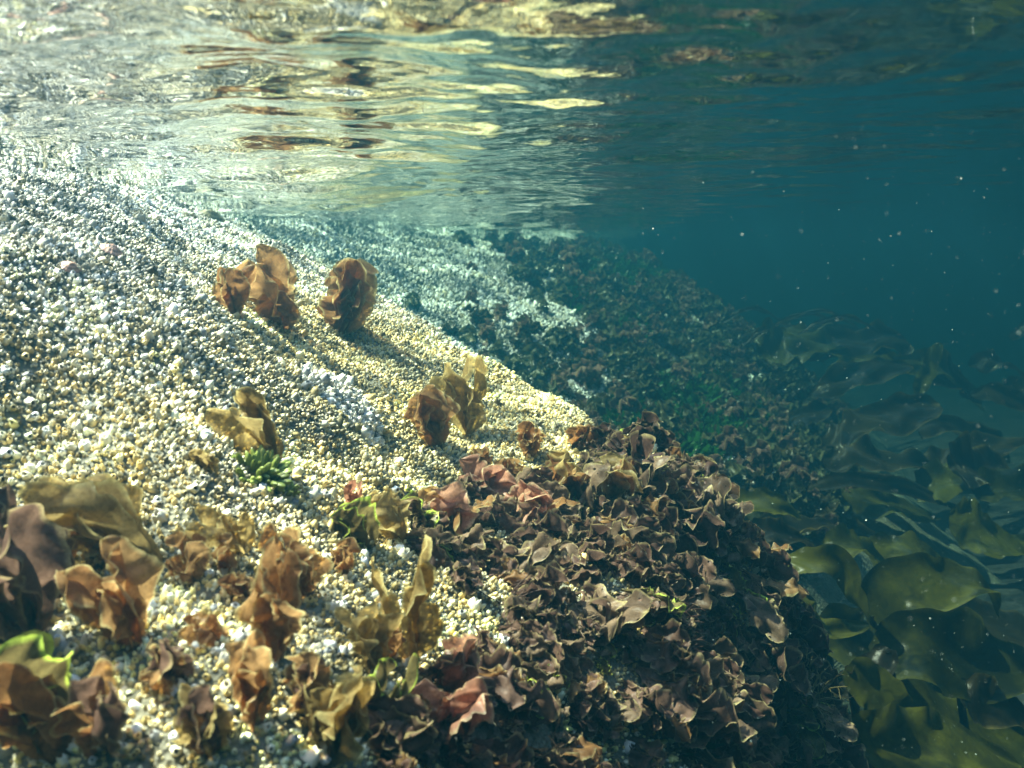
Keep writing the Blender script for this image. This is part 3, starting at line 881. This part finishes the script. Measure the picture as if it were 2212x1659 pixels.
# --- fine branching wisps
def wisp(seed, L, n, mat):
    rg = np.random.default_rng(seed); parts = []
    for k in range(n):
        d0 = unit(np.array([.3, 0, 1.0]) + rg.normal(0, .55, 3)); line = frond_line(rg, d0, (.3, 0, -.2), L * rg.uniform(.5, 1), .2)
        parts.append(tube(line, L * .022, L * .008, 9, 5))
        for j in (2, 3, 4):
            sub = [line[j] + q for q in frond_line(rg, unit(line[j] - line[j - 1] + rg.normal(0, L * .12, 3)), (0, 0, 0), L * .3, 0)]
            parts.append(tube(sub, L * .013, L * .005, 6, 4))
    return blade_mesh("tufted_seaweed", parts, mat)
WISP = [wisp(900 + i, .04, 14, m_) for i, m_ in enumerate((M_PURPLE, M_GREY, M_PURPLE))]
for k, q in enumerate(FL[5::9][:26]):
    o = link(bpy.data.objects.new("tufted_seaweed", WISP[k % 3]))
    o.matrix_world = Matrix.Translation(Vector(q)) @ basis_at(q, z_near, rg, 1.0).to_4x4()
    tag(o, "fine branching reddish tuft tangled between the fronds of the dense mat", "seaweed", "fine tufts in the dense mat")
p, t = P(1745, 1480, 1.22), 1.22
o = link(bpy.data.objects.new("tufted_seaweed", wisp(950, .07, 9, M_LIME))); o.location = P(1745, 1520, 1.22); o.rotation_euler = (0, .5, 0)
tag(o, "pale yellow branching wisp sticking out right of the mat beside the green turf", "seaweed")

# --- green tuft with stubby leaflets
def stub_tuft(seed, n, R, L):
    rg = np.random.default_rng(seed); out = []
    for k in range(n):
        a = rg.uniform(0, 6.28); rr = R * math.sqrt(rg.uniform(0, 1)); base = np.array([math.cos(a) * rr, math.sin(a) * rr * .8, -.2 * rr])
        d = unit(np.array([math.cos(a), math.sin(a), 0]) * rr / R * .9 + UP * .8 + rg.normal(0, .22, 3)); l = L * rg.uniform(.6, 1.1)
        C = [base + d * l * s for s in (0, .35, .7, 1.0)]
        V, F, e = tube(C, 1, 1, 9, 7)
        V = V.reshape(9, 8, 3); cl = catmull(C, 9); prof = np.sqrt(np.clip(1 - (np.linspace(-.75, 1, 9)) ** 2, 0.0, 1)) * l * .17
        V = cl[:, None] + (V - cl[:, None]) * prof[:, None, None]
        out.append(blade_mesh("leaflet", [(V.reshape(-1, 3), F, np.full(72, rg.uniform(.2, .9)))], M_GREEN))
    return out
for px, py, n, R_, L_, lab in ((552, 1030, 60, 46, 44, "green tuft of stubby leaflets growing on the barnacle crust"), (610, 1075, 14, 18, 30, "small green tuft of stubby leaflets just below the larger green one")):
    p, t, nr = at_rock(px, py)
    root = empty("green_seaweed", p + nr * .006); tag(root, lab, "seaweed")
    root.rotation_euler = Vector(unit(nr * .7 + UP * .4 - np.array([0, .3, 0]))).to_track_quat('Z', 'Y').to_euler()
    for me in stub_tuft(40 + n, n, wsize(R_, t), wsize(L_, t)): link(bpy.data.objects.new("leaflet", me), root)

# --- far rock wall: clumps hanging in rows, too small to show their fronds
def far_mesh(seed, mats, n=9):
    me = blade_mesh("seaweed", [ribbon(frond_line(np.random.default_rng(seed * 31 + k), unit(np.array([1.0, 0, .5]) + np.random.default_rng(seed * 17 + k).normal(0, .45, 3)), (.7, 0, -.2), .085, .3), .022, np.random.default_rng(seed * 13 + k), ns=14, nw=7, ruffle=.5, lobes=.4) for k in range(n)], mats)
    return me
FARM = [far_mesh(i + 1, [M_FARWEED, M_FARWEED, M_PURPLE, M_KELP2][i]) for i in range(4)]
def far_test(q, rg):
    px, py, dd = to_px(q)
    ok = (px > 560) & (px < 1800) & (py > 480) & (py < 1150) & (q[:, 2] < .05)
    green = np.maximum(1 - ((px - 1480) / 150) ** 2 - ((py - 930) / 100) ** 2, 1 - ((px - 1350) / 90) ** 2 - ((py - 585) / 40) ** 2) > 0
    return ok & (rg.uniform(0, 1, len(q)) < far_weedy(px, py, q) ** 1.6 * np.where(green, .12, 1))
FW = sample_flank(16000, .055, far_test, 91, z_far, (-.8, 1.9), (2.3, 7.0))
px, py, dd = to_px(FW); pn, tn = zip(*[hit(z_near, a, b_, .3, 2.3, 120) for a, b_ in zip(px, py)])
hid = np.array([abs(t_ * ray(a, b_)[2] - float(z_near(np.array([t_ * ray(a, b_)[0]]), np.array([t_ * ray(a, b_)[1]]))[0])) < .01 for t_, a, b_ in zip(tn, px, py)])
FW = FW[np.argsort(dd + 10 * hid)]
print("far clumps", len(FW))
extra = []
for k, q in enumerate(FW):
    M = Matrix.Translation(Vector(q)) @ basis_at(q, z_far, rg, .5).to_4x4() @ Matrix.Scale(float(rg.uniform(.7, 1.3)), 4)
    if k >= 40:
        extra.append(([FARM[k % 4]], M)); continue
    o = link(bpy.data.objects.new("seaweed", FARM[k % 4]))
    o.matrix_world = M
    tag(o, "small hazy brown seaweed clump hanging on the rock wall behind the boulder", "seaweed", "seaweed clumps on the rock wall")
bake("seaweed_growth", extra, "hazy brown seaweed growth covering the far right of the rock wall", "seaweed growth")

# --- green turf: far wall, gully and the foot of the boulder
def turf(name, pts, nrm, L, W, rg, lab):
    N_ = len(pts); n, t, b = frames(nrm, rg, .5)
    l = L * rg.uniform(.5, 1.2, N_)[:, None]; ww = W * rg.uniform(.6, 1.2, N_)[:, None]
    bend = rg.normal(0, .5, (N_, 1)) * l
    V = np.stack([pts - t * ww * .4, pts + t * ww * .4, pts + n * l * .55 + t * ww + b * bend * .3, pts + n * l * .55 - t * ww + b * bend * .3,
                  pts + n * l + t * ww * .5 + b * bend, pts + n * l - t * ww * .5 + b * bend], 1)
    i = np.arange(N_)[:, None] * 6
    F = np.concatenate([i + np.array([[0, 1, 2, 3]]), i + np.array([[3, 2, 4, 5]])])
    me = mesh_np(name, V.reshape(-1, 3), F, mat=M_TURF)
    fattr(me, "rim", np.tile([.1, .1, .4, .4, .8, .8], N_))
    return tag(link(bpy.data.objects.new(name, me)), lab, "turf", kind="stuff")
def px_region(boxes, dens=1.0, zmax=.05):
    def k(x, y, z, n, rg):
        px, py, d = to_px(np.stack([x, y, z], 1)); v = -1.0
        for cx, cy2, rx, ry in boxes:
            v = np.maximum(v, 1.25 - ((px - cx) / rx) ** 2 - ((py - cy2) / ry) ** 2)
        v = v + .9 * fbm(x * 5, y * 5 + z * 5, 63, 3)
        return (rg.uniform(0, 1, len(x)) < v * dens) & (z < zmax)
    return k
tp_, tn_ = scatter(z_far, (-.6, 2.0), (2.3, 7.5), .009, 1500000, px_region([(1480, 930, 170, 110), (1350, 585, 110, 45), (1360, 720, 40, 35), (1250, 640, 30, 45)], .9), 71)
turf("green_turf", tp_, tn_, .045, .009, np.random.default_rng(5), "dark emerald green algae turf carpeting the lower rock wall")
tp2, tn2 = scatter(z_near, (.1, .8), (.5, 2.2), .009, 500000, px_region([(1770, 1600, 130, 140), (1530, 1620, 60, 50), (1720, 1380, 60, 80)]), 72)
turf("green_turf", tp2, tn2, .024, .005, np.random.default_rng(6), "dark green algae turf at the foot of the boulder beside the kelp")

# --- kelp
def kelp(pts_px, width_px, mat, lab, seed, shape='kelp', face=None, ruffle=.14, freq=2.2, group=None, cup=.25):
    rg = np.random.default_rng(seed)
    pts = [P(*q) for q in pts_px]
    base = pts[0]
    ground = np.array([base[0] + .05, base[1] + .12, float(z_bed(np.array([base[0]]), np.array([base[1]]))[0])])
    root = empty("kelp", ground); tag(root, lab, "kelp", group)
    tm = sum(q[2] for q in pts_px) / len(pts_px)
    side = face if face is not None else (-.2, -.55, .8)
    me = blade_mesh("blade", [ribbon([q - ground for q in pts], wsize(width_px, tm) / 2, rg, side=side, ns=46, nw=19, ruffle=ruffle, freq=freq, cup=cup, shape=shape, lobes=.16)], mat)
    link(bpy.data.objects.new("blade", me), root)
    if tm > 2.15: return root
    mid = (base - ground) * .55 + np.array([.04, .03, 0])
    sm = blade_mesh("stipe", [tube([np.zeros(3), mid, base - ground + (pts[1] - pts[0]) * .06], .011, .007, 14, 7)], M_KELP2)
    link(bpy.data.objects.new("stipe", sm), root)
    return root
KELP = [
    ([(1660, 1225, 1.75), (1740, 1215, 1.72), (1815, 1225, 1.72), (1850, 1290, 1.76), (1880, 1350, 1.8)], 70, M_KELP, "narrow olive kelp blade arching like a bridge just right of the mat"),
    ([(1690, 1260, 1.7), (1740, 1330, 1.66), (1800, 1360, 1.68), (1880, 1350, 1.72)], 62, M_KELP, "olive kelp blade lying under the arching one, right of the mat"),
    ([(1880, 1330, 1.95), (1940, 1270, 1.92), (2040, 1262, 1.9), (2120, 1265, 1.92), (2155, 1330, 1.98)], 130, M_KELP, "broad olive kelp blade lit from above and bent over at its right end"),
    ([(1890, 1440, 1.75), (1970, 1410, 1.72), (2080, 1420, 1.75), (2200, 1440, 1.85), (2290, 1470, 1.9)], 190, M_KELP, "very broad kelp blade with a yellowish glow lying below the bent one"),
    ([(1830, 1440, 1.5), (1890, 1500, 1.5), (1950, 1580, 1.48), (2010, 1650, 1.45)], 120, M_KELP, "slanting yellow olive kelp blade near the bottom right"),
    ([(1840, 1590, 1.35), (1960, 1610, 1.38), (2080, 1620, 1.42), (2200, 1650, 1.48)], 170, M_KELP, "large dark olive kelp blade along the bottom right edge"),
    ([(1540, 1120, 2.1), (1600, 1095, 2.1), (1680, 1090, 2.15), (1730, 1120, 2.2)], 80, M_KELP, "dim olive kelp blade peeping over the boulder's shoulder"),
    ([(1620, 1160, 2.0), (1680, 1150, 2.0), (1760, 1180, 2.05)], 70, M_KELP2, "brownish kelp blade just under the one at the boulder's shoulder"),
    ([(1720, 1060, 2.9), (1830, 1040, 2.9), (1960, 1055, 3.0), (2060, 1100, 3.1), (2110, 1135, 3.15)], 42, M_KELP2, "long thin brown kelp strap arching across the hazy water on the right"),
    ([(1880, 1210, 2.3), (1960, 1190, 2.3), (2040, 1215, 2.35)], 110, M_KELP, "dull olive kelp blade behind the bent broad one"),
    ([(1780, 1190, 2.2), (1850, 1180, 2.2), (1920, 1230, 2.25)], 90, M_KELP, "dark kelp blade between the arching one and the dull olive one"),
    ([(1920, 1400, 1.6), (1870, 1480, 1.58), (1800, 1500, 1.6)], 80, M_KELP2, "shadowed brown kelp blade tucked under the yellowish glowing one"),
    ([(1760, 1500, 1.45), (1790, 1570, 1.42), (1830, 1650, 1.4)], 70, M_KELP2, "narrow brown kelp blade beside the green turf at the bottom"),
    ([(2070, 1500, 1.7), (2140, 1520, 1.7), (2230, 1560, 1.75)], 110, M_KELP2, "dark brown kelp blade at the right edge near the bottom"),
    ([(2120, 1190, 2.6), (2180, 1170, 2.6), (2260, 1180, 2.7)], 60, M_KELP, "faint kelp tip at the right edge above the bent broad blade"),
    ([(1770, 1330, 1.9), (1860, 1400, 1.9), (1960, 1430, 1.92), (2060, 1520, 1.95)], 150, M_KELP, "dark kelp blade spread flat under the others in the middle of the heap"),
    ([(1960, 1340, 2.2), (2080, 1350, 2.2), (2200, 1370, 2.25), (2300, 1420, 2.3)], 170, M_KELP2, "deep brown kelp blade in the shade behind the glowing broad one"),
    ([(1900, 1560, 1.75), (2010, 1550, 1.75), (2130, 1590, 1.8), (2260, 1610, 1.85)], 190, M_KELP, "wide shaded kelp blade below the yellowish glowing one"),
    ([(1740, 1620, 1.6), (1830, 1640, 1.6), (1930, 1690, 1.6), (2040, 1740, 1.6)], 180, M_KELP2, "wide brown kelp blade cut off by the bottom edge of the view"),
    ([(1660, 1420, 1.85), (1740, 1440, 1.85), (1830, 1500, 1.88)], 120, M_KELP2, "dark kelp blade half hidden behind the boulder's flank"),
    ([(2050, 1130, 2.5), (2120, 1150, 2.5), (2220, 1200, 2.55)], 130, M_KELP, "hazy wide kelp blade above the bent broad one at the right"),
    ([(1640, 1250, 2.1), (1700, 1300, 2.1), (1760, 1380, 2.1)], 120, M_KELP2, "brown kelp blade in the gap between the boulder and the arching blade"),
    ([(1980, 860, 3.9), (2005, 800, 3.9), (2030, 740, 3.9)], 34, M_KELP, "short upright kelp strap standing hazily in the right background"),
]
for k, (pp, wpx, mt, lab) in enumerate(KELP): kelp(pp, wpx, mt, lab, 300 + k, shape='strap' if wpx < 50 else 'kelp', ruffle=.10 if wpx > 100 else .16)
rg = np.random.default_rng(88)
for k in range(26):       # the hazy kelp bed behind, blade over blade
    px = rg.uniform(1560, 2260); py = rg.uniform(730, 1180); t = np.interp(py, [700, 1180], [4.8, 2.4]) + rg.uniform(-.2, .3)
    a = rg.uniform(-.6, .5); l = rg.uniform(120, 280)
    pts = [(px, py, t), (px + l * .4 * math.cos(a), py + l * .3 * math.sin(a) - 18, t), (px + l * math.cos(a), py + l * math.sin(a) + rg.uniform(-10, 30), t + .15)]
    kelp(pts, rg.uniform(50, 120), [M_KELP2, M_KELP, M_KELP2][k % 3], "hazy kelp blade in the dim bed far behind the boulder on the right", 400 + k, shape='strap', ruffle=.22, group="hazy kelp in the bed on the right")
for k in range(16):       # thin straps trailing from the far mound
    px = rg.uniform(1500, 1760); py = 700 + (px - 1600) * .05 + rg.uniform(-20, 60); l = rg.uniform(90, 240); t = rg.uniform(4.3, 5.2)
    pts = [(px, py + 25, t), (px + l * .5, py - 12, t), (px + l, py + rg.uniform(0, 40), t + .1)]
    kelp(pts, rg.uniform(7, 18), M_KELP2, "thin kelp strap trailing from the distant mound", 450 + k, shape='strap', ruffle=.3, group="thin kelp straps on the distant mound")

# --- limpets on the crust
def limpet(seed, tint):
    rg = np.random.default_rng(seed); nu, nv = 11, 49
    a = np.linspace(0, 2 * np.pi, nv); u = np.linspace(0, 1, nu)
    rib = 1 + .07 * np.cos(a * 17 + .6 * np.sin(3 * a)) + .04 * np.sin(2 * a + 1)
    X = u[:, None] * np.cos(a) * rib * 1.15 - .18 * (1 - u[:, None]); Y = u[:, None] * np.sin(a) * rib
    Z = np.broadcast_to((.62 * (1 - u ** 1.35))[:, None], X.shape) + .02 * rng_wob(rg, X.shape)
    me = mesh_np("limpet", np.stack([X, Y, Z - .04], -1).reshape(-1, 3), grid_faces(nu, nv), mat=M_SHELL)
    band = .7 + .3 * np.sin(u * 16 + 1)[:, None] * np.ones((1, nv))
    cattr(me, "tint", (band[..., None] * np.array(tint)).reshape(-1, 3)); return me
def rng_wob(rg, shp): return rg.normal(0, 1, shp)
for k, (px, py, sz, tint, lab) in enumerate(((455, 474, 34, (.30, .26, .14), "dark limpet on the crest of the boulder just under the waterline"), (618, 578, 26, (.50, .33, .25), "flat pinkish limpet on the upper crust near the ridge"),
        (240, 545, 26, (.66, .40, .30), "reddish limpet on the bright upper left crust"), (152, 580, 20, (.62, .36, .27), "small reddish limpet on the far left of the upper crust"))):
    p, t, nr = at_rock(px, py)
    o = link(bpy.data.objects.new("limpet", limpet(k, tint))); r_ = wsize(sz, t)
    o.location = p + nr * .002; o.rotation_euler = Vector(nr).to_track_quat('Z', 'Y').to_euler(); o.scale = (r_, r_, r_)
    tag(o, lab, "limpet")

# --- drifting specks
rg = np.random.default_rng(15)
n = 2400
px = rg.uniform(0, 1, n) ** .55 * 1400 + 820; py = rg.uniform(220, 1640, n); t = rg.uniform(.35, 2.4, n)
pp = np.array([P(a, b, c) for a, b, c in zip(px, py, t)])
ok = (pp[:, 2] < .06) & (pp[:, 2] > z_near(pp[:, 0], pp[:, 1]) + .03) & (pp[:, 2] > -1.0)
pp = pp[ok]
rad = np.exp(rg.normal(math.log(.00021), .5, len(pp))) * np.interp(np.linalg.norm(pp, axis=1), [.3, 2.4], [.55, 1.5])
oc = np.array([(1, 0, 0), (0, 1, 0), (-1, 0, 0), (0, -1, 0), (0, 0, 1), (0, 0, -1)], float)
V = pp[:, None] + oc[None] * rad[:, None, None] * rg.uniform(.6, 1.5, (len(pp), 6, 1))
tri = np.array([(0, 1, 4), (1, 2, 4), (2, 3, 4), (3, 0, 4), (1, 0, 5), (2, 1, 5), (3, 2, 5), (0, 3, 5)])
m, ns, ls = new_mat("drifting specks"); out = node(ns, "ShaderNodeOutputMaterial"); b = node(ns, "ShaderNodeBsdfPrincipled")
b.inputs["Base Color"].default_value = (.32, .40, .36, 1); ls.new(b.outputs[0], out.inputs["Surface"])
me = mesh_np("drifting_specks", V.reshape(-1, 3), None, [(np.arange(len(pp))[:, None, None] * 6 + tri[None]).reshape(-1, 3)], mat=m)
tag(link(bpy.data.objects.new("drifting_specks", me)), "fine pale specks drifting in the blue green water", "specks", kind="stuff")
